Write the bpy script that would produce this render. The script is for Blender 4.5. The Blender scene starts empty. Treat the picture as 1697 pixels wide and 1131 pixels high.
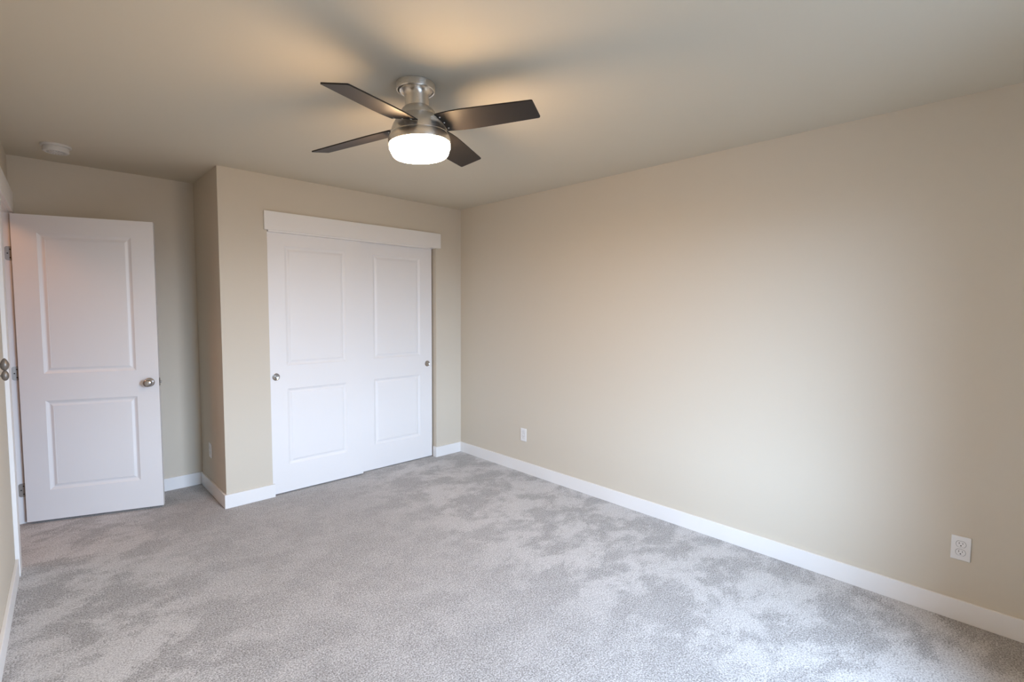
import bpy, bmesh, math
from mathutils import Vector, Matrix
sin, cos, PI = math.sin, math.cos, math.pi
SC = bpy.context.scene
COL = SC.collection

# ------------------------------------------------------------------ camera
F_PX, W_PX = 815.187, 1697.0
YAW, PITCH, ROLL, CAM_Z = 0.76847, -0.063825, 0.006669, 1.45283
cam_d = bpy.data.cameras.new('camera'); cam = bpy.data.objects.new('camera', cam_d); COL.objects.link(cam)
cam_d.sensor_fit = 'HORIZONTAL'; cam_d.sensor_width = 36.0; cam_d.lens = F_PX / W_PX * 36.0
cam_d.clip_start = 0.02
fwd = Vector((sin(YAW) * cos(PITCH), cos(YAW) * cos(PITCH), sin(PITCH)))
r0 = Vector((cos(YAW), -sin(YAW), 0)); u0 = r0.cross(fwd)
rt = r0 * cos(ROLL) + u0 * sin(ROLL); up = -r0 * sin(ROLL) + u0 * cos(ROLL)
M = Matrix((rt, up, -fwd)).transposed().to_4x4(); M.translation = Vector((0, 0, CAM_Z))
cam.matrix_world = M
SC.camera = cam

# ------------------------------------------------------------------ exposure
SC.view_settings.view_transform = 'Standard'; SC.view_settings.look = 'None'
SC.view_settings.exposure = 0.0; SC.view_settings.gamma = 1.0; SC.view_settings.use_curve_mapping = False
SC.cycles.use_denoising = True
SC.cycles.max_bounces = 10; SC.cycles.diffuse_bounces = 8
SC.cycles.sample_clamp_indirect = 6.0
SC.cycles.caustics_reflective = False; SC.cycles.caustics_refractive = False

# ------------------------------------------------------------------ sky outside the window
SKY = 46.0
wd = bpy.data.worlds.new('sky'); SC.world = wd; wd.use_nodes = True
nt = wd.node_tree; nt.nodes.clear()
def nd(tree, t, **kw):
    n = tree.nodes.new(t)
    for k, v in kw.items(): setattr(n, k, v)
    return n
tc = nd(nt, 'ShaderNodeTexCoord'); sep = nd(nt, 'ShaderNodeSeparateXYZ')
nt.links.new(tc.outputs['Generated'], sep.inputs[0])
def maprange(tree, src, a, b, c, d, mode='SMOOTHSTEP'):
    m = nd(tree, 'ShaderNodeMapRange', interpolation_type=mode)
    tree.links.new(src, m.inputs['Value'])
    for k, v in (('From Min', a), ('From Max', b), ('To Min', c), ('To Max', d)): m.inputs[k].default_value = v
    return m.outputs['Result']
def mth(tree, op, a, b=None):
    m = nd(tree, 'ShaderNodeMath', operation=op)
    for i, v in enumerate((a, b)):
        if v is None: continue
        if isinstance(v, (int, float)): m.inputs[i].default_value = v
        else: tree.links.new(v, m.inputs[i])
    return m.outputs[0]
el = maprange(nt, sep.outputs['Z'], -0.06, 0.07, 0.085, 1.0)              # ground below, open sky above
az = mth(nt, 'DIVIDE', mth(nt, 'ABSOLUTE', sep.outputs['X']), mth(nt, 'MAXIMUM', mth(nt, 'MULTIPLY', sep.outputs['Y'], -1.0), 0.001))
gap = maprange(nt, az, 0.75, 1.80, 1.0, 0.0)                              # sky dimmed to both sides, shaped to darken the right wall's near end
stg = mth(nt, 'MULTIPLY', mth(nt, 'MULTIPLY', el, gap), SKY)
bg = nd(nt, 'ShaderNodeBackground'); bg.inputs['Color'].default_value = (0.645, 0.867, 1.18, 1)
nt.links.new(stg, bg.inputs['Strength'])
wo = nd(nt, 'ShaderNodeOutputWorld'); nt.links.new(bg.outputs[0], wo.inputs[0])

# window opening in the wall behind the camera
NEAR_Y, WX0, WX1, WZ0, WZ1 = -0.60, 0.90, 1.92, 0.45, 2.12
pl = bpy.data.lights.new('window_daylight', 'AREA'); pl.shape = 'RECTANGLE'; pl.size = WX1 - WX0; pl.size_y = WZ1 - WZ0
pl.cycles.is_portal = True
po = bpy.data.objects.new('window_daylight', pl); COL.objects.link(po)
po.location = ((WX0 + WX1) / 2, NEAR_Y - 0.02, (WZ0 + WZ1) / 2); po.rotation_euler = (PI / 2, 0, 0)

# warm ceiling lamp in the hall beyond the open door
hl = bpy.data.lights.new('hall_lamp', 'AREA'); hl.shape = 'DISK'; hl.size = 0.5; hl.energy = 6.5; hl.color = (1.0, 0.48, 0.25)
ho = bpy.data.objects.new('hall_lamp', hl); COL.objects.link(ho); ho.location = (-0.80, 4.20, 2.40)

LAMP = 116.0          # strength of the fan's glass bowl

# ------------------------------------------------------------------ materials
def mat(name, col, rough=0.6, metal=0.0, spec=0.5):
    m = bpy.data.materials.new(name); m.use_nodes = True
    b = m.node_tree.nodes['Principled BSDF']
    b.inputs['Base Color'].default_value = (*col, 1); b.inputs['Roughness'].default_value = rough
    b.inputs['Metallic'].default_value = metal; b.inputs['Specular IOR Level'].default_value = spec
    return m
def noise(t, co, scale, detail=2.0, rough=0.5, dist=0.0):
    n = nd(t, 'ShaderNodeTexNoise'); n.inputs['Scale'].default_value = scale; n.inputs['Detail'].default_value = detail
    n.inputs['Roughness'].default_value = rough; n.inputs['Distortion'].default_value = dist
    t.links.new(co, n.inputs['Vector']); return n.outputs['Fac']
def bump(m, fac, strength, dist):
    t = m.node_tree; b = nd(t, 'ShaderNodeBump'); b.inputs['Strength'].default_value = strength; b.inputs['Distance'].default_value = dist
    t.links.new(fac, b.inputs['Height']); t.links.new(b.outputs[0], t.nodes['Principled BSDF'].inputs['Normal'])
def objco(m):
    return nd(m.node_tree, 'ShaderNodeTexCoord').outputs['Object']
def paint(name, col, rough=0.75):
    m = mat(name, col, rough, spec=0.25)
    bump(m, noise(m.node_tree, objco(m), 90, 3, 0.6), 0.10, 0.0015)      # orange peel roller texture
    return m
M_WALL = paint('beige_wall_paint', (0.625, 0.572, 0.482))
M_CEIL = paint('beige_ceiling_paint', (0.63, 0.578, 0.472), 0.85)
M_TRIM = mat('white_trim_paint', (0.82, 0.81, 0.80), 0.42)
M_DOOR = mat('white_door_paint', (0.80, 0.79, 0.79), 0.45)
def wood_grain(m, sx):
    t = m.node_tree; mp = nd(t, 'ShaderNodeMapping'); mp.inputs['Scale'].default_value = sx
    t.links.new(nd(t, 'ShaderNodeTexCoord').outputs['Object'], mp.inputs[0])
    return noise(t, mp.outputs[0], 1.0, 4, 0.6)
bump(M_DOOR, wood_grain(M_DOOR, (260, 260, 14)), 0.06, 0.0008)
M_PLASTIC = mat('white_plastic', (0.80, 0.80, 0.80), 0.35)
M_DARK = mat('dark_slot', (0.015, 0.013, 0.012), 0.6)
M_SMOKE = mat('white_detector_plastic', (0.66, 0.64, 0.61), 0.5)
def brushed(name, col, rough, scale):
    m = mat(name, col, rough, 1.0); t = m.node_tree
    f = wood_grain(m, scale)
    t.links.new(maprange(t, f, 0.3, 0.7, rough - 0.06, rough + 0.1, 'LINEAR'), t.nodes['Principled BSDF'].inputs['Roughness'])
    bump(m, f, 0.05, 0.0004)
    t.nodes['Principled BSDF'].inputs['Anisotropic'].default_value = 0.7; t.nodes['Principled BSDF'].inputs['Anisotropic Rotation'].default_value = 0.25
    t.links.new(nd(t, 'ShaderNodeTangent', direction_type='RADIAL', axis='Z').outputs[0], t.nodes['Principled BSDF'].inputs['Tangent'])
    return m
M_NICKEL = brushed('brushed_nickel', (0.84, 0.79, 0.72), 0.32, (30, 30, 900))
M_PULL = mat('satin_nickel', (0.52, 0.50, 0.48), 0.24, 1.0)
M_PULL.node_tree.nodes['Principled BSDF'].inputs['Anisotropic'].default_value = 0.75
M_PULL.node_tree.nodes['Principled BSDF'].inputs['Anisotropic Rotation'].default_value = 0.25
_tg = nd(M_PULL.node_tree, 'ShaderNodeTangent', direction_type='RADIAL', axis='Z')
M_PULL.node_tree.links.new(_tg.outputs[0], M_PULL.node_tree.nodes['Principled BSDF'].inputs['Tangent'])
M_HINGE = mat('hinge_metal', (0.36, 0.33, 0.30), 0.38, 1.0)
M_FIT = mat('grey_brown_metal', (0.24, 0.215, 0.19), 0.42, 0.6)
M_BLADE = mat('dark_espresso_blade', (0.022, 0.019, 0.018), 0.48, spec=0.28)
bump(M_BLADE, wood_grain(M_BLADE, (60, 60, 60)), 0.05, 0.0005)

# lit frosted glass bowl
M_GLASS = mat('lit_frosted_glass', (0.9, 0.86, 0.78), 0.3)
_b = M_GLASS.node_tree.nodes['Principled BSDF']
_b.inputs['Emission Color'].default_value = (1.0, 0.66, 0.36, 1); _b.inputs['Emission Strength'].default_value = LAMP

# carpet: speckled cut pile with brushed nap patches
M_CARPET = mat('grey_cut_pile_carpet', (0.45, 0.43, 0.42), 1.0, spec=0.05)
t = M_CARPET.node_tree; co = objco(M_CARPET)
fine = noise(t, co, 150, 4, 0.72)
mid = noise(t, co, 48, 3, 0.6)
mp = nd(t, 'ShaderNodeMapping'); mp.inputs['Rotation'].default_value = (0, 0, 0.75); mp.inputs['Scale'].default_value = (1.0, 1.35, 1.0)
t.links.new(co, mp.inputs[0])
sx = nd(t, 'ShaderNodeSeparateXYZ'); t.links.new(co, sx.inputs[0])
zone = maprange(t, mth(t, 'ABSOLUTE', mth(t, 'SUBTRACT', sx.outputs['X'], 1.25)), 0.35, 1.1, 0.25, 1.0)      # nap is walked smooth in the middle
napn = mth(t, 'ADD', noise(t, mp.outputs[0], 2.9, 10, 0.70, 0.2), mth(t, 'MULTIPLY', mth(t, 'SUBTRACT', fine, 0.5), 0.16))
nap = mth(t, 'MULTIPLY', zone, maprange(t, napn, 0.43, 0.57, 0.0, 1.0))
nap2 = maprange(t, noise(t, co, 11.0, 7, 0.70, 0.5), 0.40, 0.60, 0.0, 1.0)
speck = maprange(t, fine, 0.34, 0.66, 0.0, 1.0, 'LINEAR')
val = mth(t, 'ADD', mth(t, 'MULTIPLY', speck, 0.84), mth(t, 'ADD', mth(t, 'MULTIPLY', nap, 0.28), mth(t, 'ADD', mth(t, 'MULTIPLY', nap2, 0.05), mth(t, 'MULTIPLY', mid, 0.24))))
cr = nd(t, 'ShaderNodeValToRGB'); t.links.new(val, cr.inputs[0])
e = cr.color_ramp.elements
e[0].position = 0.14; e[0].color = (0.095, 0.085, 0.075, 1)
e[1].position = 1.0; e[1].color = (0.60, 0.585, 0.575, 1)
x = e.new(0.60); x.color = (0.335, 0.317, 0.305, 1)
t.links.new(cr.outputs[0], t.nodes['Principled BSDF'].inputs['Base Color'])
bump(M_CARPET, mth(t, 'ADD', mth(t, 'MULTIPLY', fine, 0.8), mid), 0.55, 0.006)
t.nodes['Principled BSDF'].inputs['Sheen Weight'].default_value = 0.35

# window pane behind the camera
M_PANE = bpy.data.materials.new('window_pane'); M_PANE.use_nodes = True
t = M_PANE.node_tree; t.nodes.remove(t.nodes['Principled BSDF'])
mx = nd(t, 'ShaderNodeMixShader'); mx.inputs[0].default_value = 0.05
tr = nd(t, 'ShaderNodeBsdfTransparent'); gl = nd(t, 'ShaderNodeBsdfGlossy'); gl.inputs['Roughness'].default_value = 0.02
t.links.new(tr.outputs[0], mx.inputs[1]); t.links.new(gl.outputs[0], mx.inputs[2])
t.links.new(mx.outputs[0], t.nodes['Material Output'].inputs[0])

# ------------------------------------------------------------------ mesh helpers
def box(bm, x0, x1, y0, y1, z0, z1, bev=0.0, seg=2):
    vs = [bm.verts.new((x, y, z)) for x in (x0, x1) for y in (y0, y1) for z in (z0, z1)]
    fs = [bm.faces.new([vs[i] for i in f]) for f in ((0, 1, 3, 2), (4, 6, 7, 5), (0, 4, 5, 1), (2, 3, 7, 6), (0, 2, 6, 4), (1, 5, 7, 3))]
    if bev:
        bmesh.ops.bevel(bm, geom=list({e for f in fs for e in f.edges}), offset=bev, segments=seg, affect='EDGES', profile=0.5)
def lathe(bm, prof, n=64, cap=True):
    """profile of (radius, z) turned about the local z axis"""
    rings = []
    for r, z in prof:
        if r < 1e-6: rings.append([bm.verts.new((0, 0, z))])
        else: rings.append([bm.verts.new((r * cos(2 * PI * k / n), r * sin(2 * PI * k / n), z)) for k in range(n)])
    for a, b in zip(rings, rings[1:]):
        for k in range(n):
            k2 = (k + 1) % n
            if len(a) == 1 and len(b) == 1: continue
            if len(a) == 1: bm.faces.new((a[0], b[k], b[k2]))
            elif len(b) == 1: bm.faces.new((a[k], a[k2], b[0]))
            else: bm.faces.new((a[k], a[k2], b[k2], b[k]))
def arc(r0, z0, r1, z1, bulge, n=8):
    """points from (r0,z0) to (r1,z1) bulging outwards by `bulge`"""
    dx, dz = r1 - r0, z1 - z0; L = math.hypot(dx, dz); nx, nz = -dz / L, dx / L
    if nx < 0: nx, nz = -nx, -nz
    return [(r0 + dx * k / n + nx * bulge * 4 * (k / n) * (1 - k / n), z0 + dz * k / n + nz * bulge * 4 * (k / n) * (1 - k / n)) for k in range(n + 1)]
def finish(name, bm, m, parent=None, smooth=False, xf=None, recenter=True, props=None):
    bmesh.ops.recalc_face_normals(bm, faces=bm.faces)
    if xf is not None: bm.transform(xf)
    org = Vector((0, 0, 0))
    if recenter and parent is None and len(bm.verts):
        lo = Vector([min(v.co[i] for v in bm.verts) for i in range(3)]); hi = Vector([max(v.co[i] for v in bm.verts) for i in range(3)])
        org = Vector(((lo.x + hi.x) / 2, (lo.y + hi.y) / 2, lo.z)); bm.transform(Matrix.Translation(-org))
    me = bpy.data.meshes.new(name); bm.to_mesh(me); bm.free()
    if smooth:
        me.polygons.foreach_set('use_smooth', [True] * len(me.polygons))
        me.set_sharp_from_angle(angle=math.radians(35))
    me.materials.append(m)
    o = bpy.data.objects.new(name, me); COL.objects.link(o); o.location = org
    if parent: o.parent = parent; o.location = (0, 0, 0)
    for k, v in (props or {}).items(): o[k] = v
    return o
def struct(name, bm, m, label, cat, xf=None):
    # keep object space = world space so paint and carpet textures run on
    return finish(name, bm, m, None, xf=xf, recenter=False, props={'kind': 'structure', 'label': label, 'category': cat})
def empty(name, mw, label, cat, group=None, kind=None):
    o = bpy.data.objects.new(name, None); COL.objects.link(o); o.empty_display_size = 0.05
    o.matrix_world = mw; o['label'] = label; o['category'] = cat
    if group: o['group'] = group
    if kind: o['kind'] = kind
    return o
B = bmesh.new

# ------------------------------------------------------------------ room dimensions
XR, YC, YA, XO, H = 3.0825, 3.9349, 4.6429, 0.9395, 2.44
OX0, OX1, OZ = 1.258, 2.781, 2.06          # closet opening
HB, TB = 0.1006, 0.014                     # baseboard height, thickness
LW_X, LW_K, LW_Y = -0.1343, 0.033, 3.639  # the left wall is a touch off square
SHEAR = Matrix(((1, LW_K, 0, LW_X - LW_K * LW_Y), (0, 1, 0, 0), (0, 0, 1, 0), (0, 0, 0, 1)))  # (distance off the wall, y, z) -> world
JY0, JY1, JZ = 3.797, 4.572, 2.056         # room door opening in the left wall

# floor and ceiling (they run on into the hall)
b = B(); box(b, -1.75, XR + 0.12, NEAR_Y - 0.15, YA + 0.12, -0.06, 0.0)
struct('floor', b, M_CARPET, 'grey speckled cut pile carpet with brushed patches', 'carpet floor')
b = B(); box(b, -1.75, XR + 0.12, NEAR_Y - 0.15, YA + 0.12, H, H + 0.06)
struct('ceiling', b, M_CEIL, 'flat beige ceiling above the fan', 'ceiling')
b = B(); box(b, XR, XR + 0.12, NEAR_Y - 0.15, YA + 0.12, 0, H)
struct('wall_right', b, M_WALL, 'long beige wall on the right, bare but for two outlets', 'wall')
b = B(); SK = 0.004
box(b, XO + SK, OX0, YC, YC + 0.115, 0, H); box(b, OX1, XR, YC, YC + 0.115, 0, H); box(b, OX0, OX1, YC, YC + 0.115, OZ, H)
struct('wall_closet', b, M_WALL, 'beige wall around the sliding closet doors', 'wall')
b = B(); box(b, XO, XO + SK, YC, YA, 0, H); box(b, XO + SK, XO + 0.1, YC + 0.115, YA, 0, H)
struct('wall_return', b, M_WALL, 'narrow beige side wall of the closet, facing the open door', 'wall')
b = B(); box(b, -1.75, XR, YA, YA + 0.12, 0, H)
struct('wall_alcove', b, M_WALL, 'beige wall behind the open white door', 'wall')
b = B(); box(b, -0.115, 0, NEAR_Y, JY0 - 0.02, 0, H); box(b, -0.115, 0, JY1 + 0.02, YA, 0, H); box(b, -0.115, 0, JY0 - 0.02, JY1 + 0.02, JZ + 0.02, H)
struct('wall_left', b, M_WALL, 'wall at the left edge with the door opening', 'wall', SHEAR)
b = B(); y1, y0 = NEAR_Y, NEAR_Y - 0.15
box(b, -1.75, WX0, y0, y1, 0, H); box(b, WX1, XR, y0, y1, 0, H); box(b, WX0, WX1, y0, y1, 0, WZ0); box(b, WX0, WX1, y0, y1, WZ1, H)
struct('wall_near', b, M_WALL, 'beige window wall opposite the closet', 'wall')
b = B(); box(b, -1.75, -1.65, NEAR_Y, YA, 0, H); box(b, -1.65, -0.36, 2.6, 2.7, 0, H)
struct('wall_hall', b, M_WALL, 'beige hall wall beyond the doorway', 'wall')

# window behind the camera
w = empty('window_1', Matrix.Translation((0, NEAR_Y, 0)), 'white framed window in the wall opposite the closet', 'window', kind='structure')
b = B(); f = 0.045
for a in ((WX0, WX0 + f, WZ0, WZ1), (WX1 - f, WX1, WZ0, WZ1), (WX0 + f, WX1 - f, WZ0, WZ0 + f), (WX0 + f, WX1 - f, WZ1 - f, WZ1), ((WX0 + WX1) / 2 - 0.025, (WX0 + WX1) / 2 + 0.025, WZ0 + f, WZ1 - f)):
    box(b, a[0], a[1], -0.13, -0.07, a[2], a[3])
finish('window_frame', b, M_TRIM, w)
b = B(); box(b, WX0 + f, WX1 - f, -0.103, -0.099, WZ0 + f, WZ1 - f); finish('pane', b, M_PANE, w)

# baseboards
def board(name, x0, x1, y0, y1, label, xf=None):
    b = B(); box(b, x0, x1, y0, y1, 0, HB, 0.002, 2); return struct(name, b, M_TRIM, label, 'baseboard', xf)
board('baseboard_right', XR - TB, XR, NEAR_Y, YC, 'white baseboard along the long right wall')
b = B(); box(b, OX1 - TB, XR - TB, YC - TB, YC, 0, HB, 0.002); box(b, OX1 - TB, OX1, YC, YC + 0.042, 0, HB, 0.002)
struct('baseboard_closet_right', b, M_TRIM, 'short white baseboard between closet opening and right wall', 'baseboard')
board('baseboard_closet_left', XO - TB, OX0 + TB, YC - TB, YC, 'white baseboard left of the closet doors')
board('baseboard_return', XO - TB, XO, YC, YA - TB, 'white baseboard on the narrow side wall of the closet')
board('baseboard_alcove', -0.09, XO, YA - TB, YA, 'white baseboard on the wall behind the open door')
board('baseboard_left', 0, TB, NEAR_Y, 3.672, 'white baseboard along the left wall, ending at the door casing', SHEAR)

# header board above the closet doors, with the thin track cover under it
b = B(); box(b, 1.2355, 2.824, YC - 0.022, YC, 2.0345, 2.173, 0.002); box(b, 1.262, 2.70, YC - 0.014, YC + 0.008, 2.0225, 2.0345)
struct('trim_1', b, M_TRIM, 'white header board above the closet doors', 'trim')
# closet track behind the header closes the gap above the doors
b = B(); box(b, OX0, OX1, YC + 0.010, YC + 0.10, 2.032, OZ); struct('trim_2', b, M_TRIM, 'white track board inside the top of the closet opening', 'trim')

# door casing, jambs and stops of the room door
b = B()
box(b, 0, 0.018, 3.675, JY0 - 0.006, 0, JZ + 0.004, 0.002); box(b, 0, 0.018, JY1 + 0.006, YA - 0.001, 0, JZ + 0.004, 0.002)
box(b, 0, 0.022, 3.655, YA - 0.001, JZ + 0.004, JZ + 0.144, 0.002)
box(b, -0.115, 0.0, JY0 - 0.02, JY0, 0, JZ); box(b, -0.115, 0.0, JY1, JY1 + 0.02, 0, JZ); box(b, -0.115, 0.0, JY0 - 0.02, JY1 + 0.02, JZ, JZ + 0.02)
box(b, -0.075, -0.040, JY0, JY0 + 0.011, 0, JZ); box(b, -0.075, -0.040, JY1 - 0.011, JY1, 0, JZ); box(b, -0.075, -0.040, JY0 + 0.011, JY1 - 0.011, JZ - 0.011, JZ)
struct('trim_3', b, M_TRIM, 'white casing and jamb around the room doorway at the left edge', 'trim', SHEAR)

# ------------------------------------------------------------------ moulded two-panel doors
PROFILE = ((0.0, 0.0), (0.003, 0.0022), (0.015, 0.0085), (0.021, 0.0098), (0.025, 0.0085), (0.036, 0.0035), (0.041, 0.0030), (0.0418, 0.0048), (0.044, 0.0042))
def panel_door(bm, W, Hd, T, panels):
    """slab: u along width, y=0 front face (faces -y), T thick, panels (u0,u1,z0,z1) moulded into the front"""
    us = sorted({0, W} | {p[0] for p in panels} | {p[1] for p in panels}); zs = sorted({0, Hd} | {p[2] for p in panels} | {p[3] for p in panels})
    vd = {}
    def V(u, y, z):
        k = (round(u, 5), round(y, 5), round(z, 5))
        if k not in vd: vd[k] = bm.verts.new((u, y, z))
        return vd[k]
    for i in range(len(us) - 1):
        for j in range(len(zs) - 1):
            q = (us[i], us[i + 1], zs[j], zs[j + 1])
            if q in panels: continue
            bm.faces.new((V(q[0], 0, q[2]), V(q[1], 0, q[2]), V(q[1], 0, q[3]), V(q[0], 0, q[3])))
    for (a, c, d, e_) in panels:
        prev = None
        for off, dep in PROFILE:
            ring = [V(a + off, dep, d + off), V(c - off, dep, d + off), V(c - off, dep, e_ - off), V(a + off, dep, e_ - off)]
            if prev:
                for k in range(4): bm.faces.new((prev[k], prev[(k + 1) % 4], ring[(k + 1) % 4], ring[k]))
            prev = ring
        bm.faces.new(prev)
    # back and edges
    bk = [bm.verts.new(p) for p in ((0, T, 0), (W, T, 0), (W, T, Hd), (0, T, Hd))]
    bm.faces.new(bk[::-1])
    bot = [V(u, 0, 0) for u in us]; top = [V(u, 0, Hd) for u in us]; lf = [V(0, 0, z) for z in zs]; rg = [V(W, 0, z) for z in zs]
    bm.faces.new([bk[0], bk[1]] + bot[::-1]); bm.faces.new([bk[3], bk[2]] + top[::-1])
    bm.faces.new([bk[0], bk[3]] + lf[::-1]); bm.faces.new([bk[1], bk[2]] + rg[::-1])

PULL_PROF = [(0, -0.0008), (0.009, -0.0010), (0.018, -0.0017), (0.0225, -0.0026), (0.0235, -0.0036), (0.0255, -0.0044), (0.0272, -0.0038), (0.0280, 0.0)]
def closet_door(name, x, y, z0, W, Hd, c, pull_x, label):
    d = empty(name, Matrix.Translation((x, y, z0)), label, 'closet door', kind='structure')
    b = B(); u = c - x
    panel_door(b, W, Hd, 0.033, [(u - 0.2435, u + 0.2435, 1.008 - z0, 1.928 - z0), (u - 0.2435, u + 0.2435, 0.226 - z0, 0.825 - z0)])
    finish('door_panel', b, M_DOOR, d)
    b = B(); lathe(b, PULL_PROF, 48)
    p = finish('finger_pull', b, M_PULL, d, smooth=True, props={'label': 'round satin nickel finger pull'})
    p.location = (pull_x - x, 0, 0.925 - z0); p.rotation_euler = (-PI / 2, 0, 0)     # its local +z (into the cup) points into the door
    return d
closet_door('door_2', 1.2595, YC + 0.012, 0.010, 0.7525, 2.03, 1.6285, 1.303, 'left sliding closet door, in front, with its round pull at the left edge')
closet_door('door_3', 2.002, YC + 0.052, 0.008, 0.7625, 2.03, 2.388, 2.711, 'right sliding closet door, behind the left one, with its pull at the right edge')

# room door, standing open
HU = Vector((0.9382, -0.3461, 0)).normalized(); HN = Vector((-HU.y, HU.x, 0))   # along the leaf; through the leaf away from the room
DM = Matrix(((HU.x, HN.x, 0, -0.0977), (HU.y, HN.y, 0, 4.5242), (0, 0, 1, 0.018), (0, 0, 0, 1)))
DW, DH = 0.757, 2.029
door = empty('door_1', DM, 'white two panel room door standing open at the left', 'door', kind='structure')
b = B(); panel_door(b, DW, DH, 0.035, [(0.127, 0.627, 0.990, 1.914), (0.127, 0.627, 0.203, 0.808)])
finish('door_panel', b, M_DOOR, door)
KNOB = [(0, 0.0), (0.032, 0.0), (0.0325, 0.003), (0.029, 0.007), (0.014, 0.010), (0.0115, 0.016), (0.0115, 0.026), (0.016, 0.031), (0.0235, 0.037), (0.0272, 0.044), (0.0278, 0.050), (0.0262, 0.056), (0.021, 0.0605), (0.012, 0.0628), (0, 0.0635)]
for s in (-1, 1):
    b = B(); lathe(b, KNOB, 48)
    k = finish('door_knob', b, M_PULL, door, smooth=True, props={'label': 'round satin nickel knob'})
    k.location = (0.700, 0 if s < 0 else 0.035, 0.902); k.rotation_euler = (PI / 2 if s < 0 else -PI / 2, 0, 0)
b = B(); box(b, DW - 0.0005, DW + 0.0015, 0.005, 0.030, 0.874, 0.930, 0.0004, 1)
lp = finish('latch_plate', b, M_HINGE, door)
b = B(); box(b, DW + 0.001, DW + 0.012, 0.011, 0.024, 0.893, 0.911, 0.003, 2)
finish('latch_bolt', b, M_HINGE, lp)
# hinges: knuckle at the pin, one leaf on the jamb
for hz in (1.795, 1.012, 0.228):
    b = B()
    def leaf(bm, x0, x1, y0, y1, z0, z1):     # leaf with rounded free corners
        r, n = 0.012, 6; pts = [(x1, z0), (x1, z1)]
        pts += [(x0 + r - r * sin(PI / 2 * k / n), z1 - r + r * cos(PI / 2 * k / n)) for k in range(n + 1)]
        pts += [(x0 + r - r * cos(PI / 2 * k / n), z0 + r - r * sin(PI / 2 * k / n)) for k in range(n + 1)]
        a = [bm.verts.new((x, y0, z)) for x, z in pts]; c = [bm.verts.new((x, y1, z)) for x, z in pts]
        bm.faces.new(a); bm.faces.new(c[::-1])
        for k in range(len(pts)): bm.faces.new((a[k], a[(k + 1) % len(pts)], c[(k + 1) % len(pts)], c[k]))
    leaf(b, -0.1300, -0.0935, JY1 - 0.0022, JY1 - 0.0002, hz - 0.045, hz + 0.045)
    n0 = len(b.verts)
    lathe(b, [(0, -0.047), (0.0055, -0.046), (0.0055, 0.046), (0, 0.047)], 20)
    b.verts.ensure_lookup_table()
    for v in b.verts[n0:]: v.co += Vector((-0.0915, JY1 - 0.0035, hz))
    hg = finish('hinge', b, M_HINGE, door, xf=DM.inverted(), props={'label': 'satin nickel hinge'})
    for dz, dx in ((0.026, -0.106), (0.0, -0.118), (-0.028, -0.106)):
        b = B(); lathe(b, [(0, -0.0006), (0.0042, -0.0003), (0.0042, 0.001), (0, 0.001)], 16)
        finish('screw', b, M_DARK, hg, xf=DM.inverted() @ Matrix.Translation((dx, JY1 - 0.0024, hz + dz)) @ Matrix.Rotation(-PI / 2, 4, 'X'))

# ------------------------------------------------------------------ ceiling fan
TX, TY = 0.0549, -0.0328                       # the hung part leans slightly
HUBZ = 2.2621 - H
top = Vector((1.2509 + TX * HUBZ, 1.8985 + TY * HUBZ * 1.0, H))
top = Vector((1.2411, 1.9043, H))
fan = empty('ceiling_fan', Matrix.Translation(top), 'brushed nickel ceiling fan with four dark blades and a lit glass bowl', 'ceiling fan')
ax = Vector((-TX, -TY, 1)).normalized()
ex = Vector((1, 0, TX)); ex = (ex - ax * ex.dot(ax)).normalized(); ey = ax.cross(ex)
TILT = Matrix((ex, ey, ax)).transposed().to_4x4()
b = B(); lathe(b, [(0.0, 0.0), (0.0815, 0.0), (0.0838, -0.002), (0.0842, -0.024), (0.0832, -0.030), (0.0805, -0.0325), (0.0775, -0.031), (0.0765, -0.026), (0.0765, -0.010), (0.0, -0.010)], 72)
finish('canopy', b, M_NICKEL, fan, True)
b = B(); lathe(b, [(0.0, -0.011), (0.0715, -0.0125), (0.0735, -0.0265), (0.0725, -0.0315), (0.068, -0.033), (0.0625, -0.036), (0.0565, -0.042), (0.0530, -0.050), (0.0522, -0.058), (0.0522, -0.101)], 72)
finish('neck', b, M_NICKEL, fan, True, TILT)
b = B()
lathe(b, [(0.0, -0.098), (0.0515, -0.098), (0.0555, -0.0995)] + arc(0.0570, -0.1005, 0.0815, -0.138, 0.0045, 8) + [(0.0805, -0.1388), (0.0808, -0.1396), (0.0822, -0.1400)] + arc(0.0828, -0.1405, 0.1250, -0.2150, 0.0065, 12) + [(0.1235, -0.2165), (0.0, -0.2165)], 96)
finish('motor_housing', b, M_NICKEL, fan, True, TILT)
b = B()
lathe(b, [(0.0, -0.2165), (0.1235, -0.2170)] + arc(0.1258, -0.2180, 0.1365, -0.2480, 0.0030, 8) + [(0.1368, -0.2530), (0.1358, -0.2575), (0.1335, -0.2590), (0.0, -0.2590)], 96)
finish('light_band', b, M_NICKEL, fan, True, TILT)
b = B()
lathe(b, [(0.0, -0.2592), (0.1325, -0.2592), (0.1338, -0.2620), (0.1340, -0.2760), (0.1325, -0.2795), (0.1300, -0.2815)] + arc(0.1292, -0.2840, 0.1235, -0.3010, 0.0008, 5) + arc(0.1228, -0.3030, 0.1070, -0.3120, 0.0036, 8) + [(0.080, -0.3130), (0.045, -0.3138), (0.0, -0.3140)], 96)
finish('glass_bowl', b, M_GLASS, fan, True, TILT, props={'label': 'lit white frosted glass bowl'})

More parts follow.
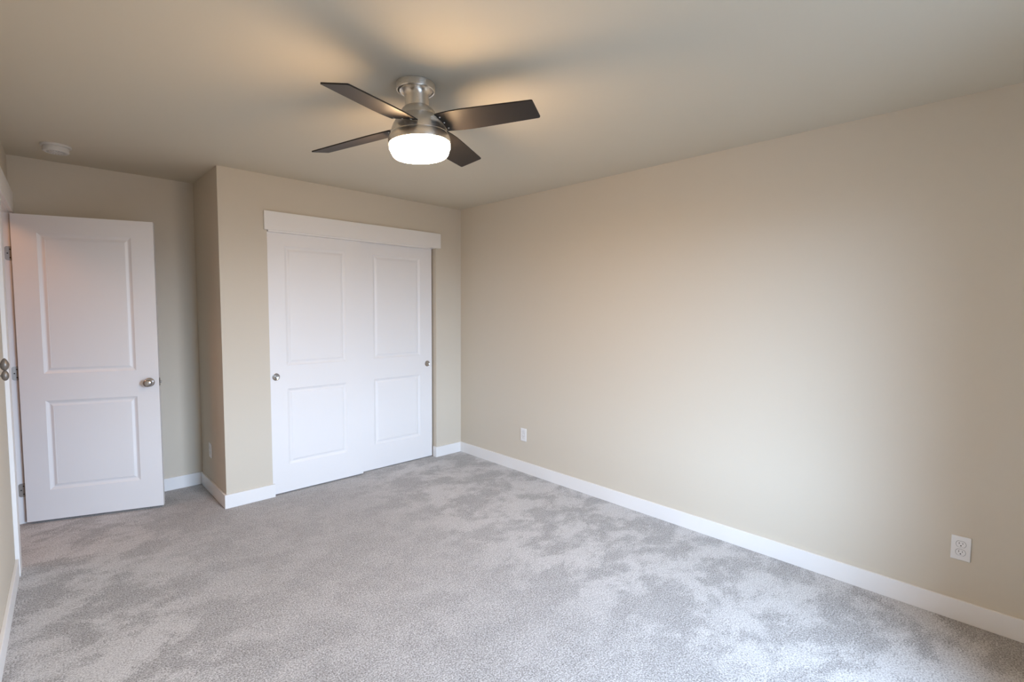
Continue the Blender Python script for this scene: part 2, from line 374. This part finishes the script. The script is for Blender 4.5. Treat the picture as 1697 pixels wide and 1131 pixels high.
TH0, SK_A, PH = 3.3724, math.radians(12.6), -0.2321
hub = Vector((1.2509, 1.8985, 2.2621)) - top
def blade_pt(r, w, t, k):
    v0 = r * cos(SK_A) - w * sin(SK_A); v1 = r * sin(SK_A) + w * cos(SK_A)
    a = TH0 + k * PI / 2
    h = Vector((cos(a), sin(a), 0)); s = Vector((-sin(a), cos(a), 0))
    nrm = Vector((0, 0, cos(PH))) - s * sin(PH)
    v = h * v0 + s * cos(PH) * v1 + Vector((0, 0, sin(PH) * v1)) + nrm * t
    v.z += TX * v.x + TY * v.y
    return hub + v
def blade_outline():
    pts = []
    # root arc around the housing, then the leading edge, tip, trailing edge
    R = 0.121
    for i in range(11):
        w_ = -0.0645 + 0.129 * i / 10; pts.append((0.1120 + 0.012 * (1 - (2 * (i / 10) - 1) ** 2) * 0.75, w_))
    edge = [(0.150, 0.0690), (0.190, 0.0720), (0.235, 0.0735), (0.28, 0.0722), (0.36, 0.0690), (0.45, 0.0650), (0.541, 0.0610)]
    pts += edge
    pts += [(0.5455, 0.0590), (0.5475, 0.0555), (0.5475, -0.0555), (0.5455, -0.0590)]
    pts += [(r, -w_) for r, w_ in reversed(edge)]
    return pts
OUT = blade_outline()
for k in range(4):
    b = B(); T = 0.0055
    lo = [b.verts.new(blade_pt(r, w_, -T / 2, k)) for r, w_ in OUT]; hi = [b.verts.new(blade_pt(r, w_, T / 2, k)) for r, w_ in OUT]
    b.faces.new(lo); b.faces.new(hi[::-1]); n = len(OUT)
    for i in range(n): b.faces.new((lo[i], lo[(i + 1) % n], hi[(i + 1) % n], hi[i]))
    bl = finish('blade', b, M_BLADE, fan)
    for w_ in (-0.042, 0.0, 0.042):
        b = B(); lathe(b, [(0, -0.0030), (0.0025, -0.0026), (0.0040, -0.0012), (0.0044, 0.0), (0, 0.0)], 16)
        c0 = blade_pt(0.1285 - 0.07 * 0, w_, -T / 2, k); zx = (blade_pt(0.13, w_, T / 2, k) - blade_pt(0.13, w_, -T / 2, k)).normalized()
        xx = (blade_pt(0.2, w_, -T / 2, k) - c0).normalized(); yx = zx.cross(xx)
        mm = Matrix((xx, yx, zx)).transposed().to_4x4(); mm.translation = c0
        finish('screw', b, M_PULL, bl, True, mm)
    # arm of the motor that carries the blade, under the root
    b = B()
    ol = [(0.085, -0.052), (0.1225, -0.057), (0.1340, -0.050), (0.1370, -0.02), (0.1370, 0.02), (0.1340, 0.050), (0.1225, 0.057), (0.085, 0.052)]
    lo = [b.verts.new(blade_pt(r, w_, T / 2 + 0.0002, k)) for r, w_ in ol]; hi = [b.verts.new(blade_pt(r, w_, T / 2 + 0.0035, k)) for r, w_ in ol]
    b.faces.new(lo); b.faces.new(hi[::-1]); n = len(ol)
    for i in range(n): b.faces.new((lo[i], lo[(i + 1) % n], hi[(i + 1) % n], hi[i]))
    finish('blade_bracket', b, M_NICKEL, fan)

# ------------------------------------------------------------------ smoke detector
sd = empty('smoke_detector', Matrix.Translation((0.127, 4.172, H)), 'round white smoke detector on the ceiling above the open door', 'smoke detector')
b = B(); lathe(b, [(0, 0), (0.0735, 0), (0.0745, -0.003), (0.0735, -0.010), (0.070, -0.0125), (0, -0.0125)], 64); finish('mounting_base', b, M_SMOKE, sd, True)
b = B(); lathe(b, [(0, -0.0125), (0.0600, -0.0125), (0.0605, -0.015), (0.0620, -0.017), (0.0625, -0.036), (0.0610, -0.0405), (0.057, -0.043), (0.052, -0.0438), (0.050, -0.0425), (0.020, -0.0425), (0, -0.0425)], 64)
finish('cover', b, M_SMOKE, sd, True)
b = B(); lathe(b, [(0, -0.0425), (0.0135, -0.0425), (0.0135, -0.0450), (0.012, -0.0465), (0, -0.0468)], 32); o = finish('test_button', b, M_SMOKE, sd, True); o.location = (-0.012, -0.020, 0)
b = B()
for k in range(20):
    a = 2 * PI * k / 20; n0 = len(b.verts); box(b, 0.034, 0.047, -0.0022, 0.0022, -0.0431, -0.0424)
    b.verts.ensure_lookup_table(); bmesh.ops.rotate(b, verts=b.verts[n0:], cent=(0, 0, 0), matrix=Matrix.Rotation(a, 3, 'Z'))
finish('vent_slots', b, mat('vent_grey', (0.38, 0.38, 0.34), 0.7), sd)

# ------------------------------------------------------------------ wall outlets
def outlet(mw, label):
    """local: x across, z up, -y out of the wall; origin at plate centre on the wall"""
    o = empty('electrical_outlet', mw, label, 'outlet', 'duplex outlets on the bedroom walls')
    b = B(); box(b, -0.035, 0.035, -0.0055, 0.0, -0.0573, 0.0573, 0.0025, 3); finish('cover_plate', b, M_PLASTIC, o)
    for s in (1, -1):
        b = B(); pts = []
        for k in range(40):
            a = 2 * PI * k / 40; pts.append((0.0172 * cos(a), max(-0.0142, min(0.0142, 0.0172 * sin(a))) + s * 0.0195))
        f0 = [b.verts.new((x, -0.0072, z)) for x, z in pts]; f1 = [b.verts.new((x * 1.02, -0.0050, z)) for x, z in pts]
        b.faces.new(f0)
        for i in range(40): b.faces.new((f0[i], f0[(i + 1) % 40], f1[(i + 1) % 40], f1[i]))
        rc = finish('receptacle', b, M_PLASTIC, o)
        b = B()
        cz = s * 0.0195
        box(b, -0.0074, -0.0052, -0.0074, -0.0069, cz + 0.0005, cz + 0.0085); box(b, 0.0052, 0.0072, -0.0074, -0.0069, cz + 0.0012, cz + 0.0078)
        n0 = len(b.verts); lathe(b, [(0, 0), (0.0026, 0), (0.0026, 0.0005), (0, 0.0005)], 16); b.verts.ensure_lookup_table()
        for v in b.verts[n0:]: v.co = Vector((v.co.x, -0.0069 - v.co.z, cz - 0.0068 + v.co.y))
        r0_ = [b.verts.new((x * 1.0, -0.0060, z)) for x, z in pts]; r1_ = [b.verts.new((x * 1.07, -0.0060, s * 0.0195 + (z - s * 0.0195) * 1.07)) for x, z in pts]
        for i in range(40): b.faces.new((r0_[i], r0_[(i + 1) % 40], r1_[(i + 1) % 40], r1_[i]))
        finish('slots', b, M_DARK, rc)
    b = B(); lathe(b, [(0, 0.0012), (0.0020, 0.0008), (0.0030, 0), (0, 0)], 16); finish('screw', b, M_PLASTIC, o, True, Matrix.Translation((0, -0.0055, 0)) @ Matrix.Rotation(PI / 2, 4, 'X'))
    return o
def on_right(y, z): return Matrix.Translation((XR, y, z)) @ Matrix.Rotation(-PI / 2, 4, 'Z')
def on_left_facing(x, y, z): return Matrix.Translation((x, y, z)) @ Matrix.Rotation(-PI / 2, 4, 'Z')
outlet(on_right(0.144, 0.348), 'white duplex outlet on the right wall, nearest the camera')
outlet(on_right(3.031, 0.341), 'small white outlet on the right wall, near the closet corner')
outlet(on_left_facing(XO, 4.350, 0.340), 'white outlet seen edge on at the side of the closet, behind the open door')

# ------------------------------------------------------------------ metal fitting on the left wall beside the casing
FY, FZ = 3.35, 1.150
fw_ = SHEAR @ Vector((0, FY, FZ))
ft = empty('wall_fitting', Matrix.Translation(fw_), 'small grey two-lobed metal fitting on the left wall beside the door casing', 'wall fitting')
def lobe(zc, hz, r, off, point):
    b = B(); prof = []
    for i in range(15):
        p = PI * i / 14; z = cos(p)
        rr = r * sin(p) * (1.0 - point * max(0.0, z)) if 0 < i < 14 else 0.0
        prof.append((rr, zc + hz * z))
    lathe(b, prof, 28)
    for v in b.verts: v.co.x += off
    return b
def stem(zc, ln):
    b = B(); lathe(b, [(0, 0), (0.011, 0), (0.0105, 0.003), (0.0045, 0.005), (0.0045, ln), (0, ln)], 20)
    b.transform(Matrix.Translation((0, 0, zc)) @ Matrix.Rotation(PI / 2, 4, 'Y')); return b
for nm, zc, hz, r, pt in (('upper_lobe', 0.026, 0.030, 0.0165, 0.35), ('lower_lobe', -0.027, 0.025, 0.0140, 0.10)):
    lb = finish(nm, lobe(zc, hz, r, 0.026, pt), M_FIT, ft, True)
    finish('stem', stem(zc, 0.020), M_FIT, lb, True)
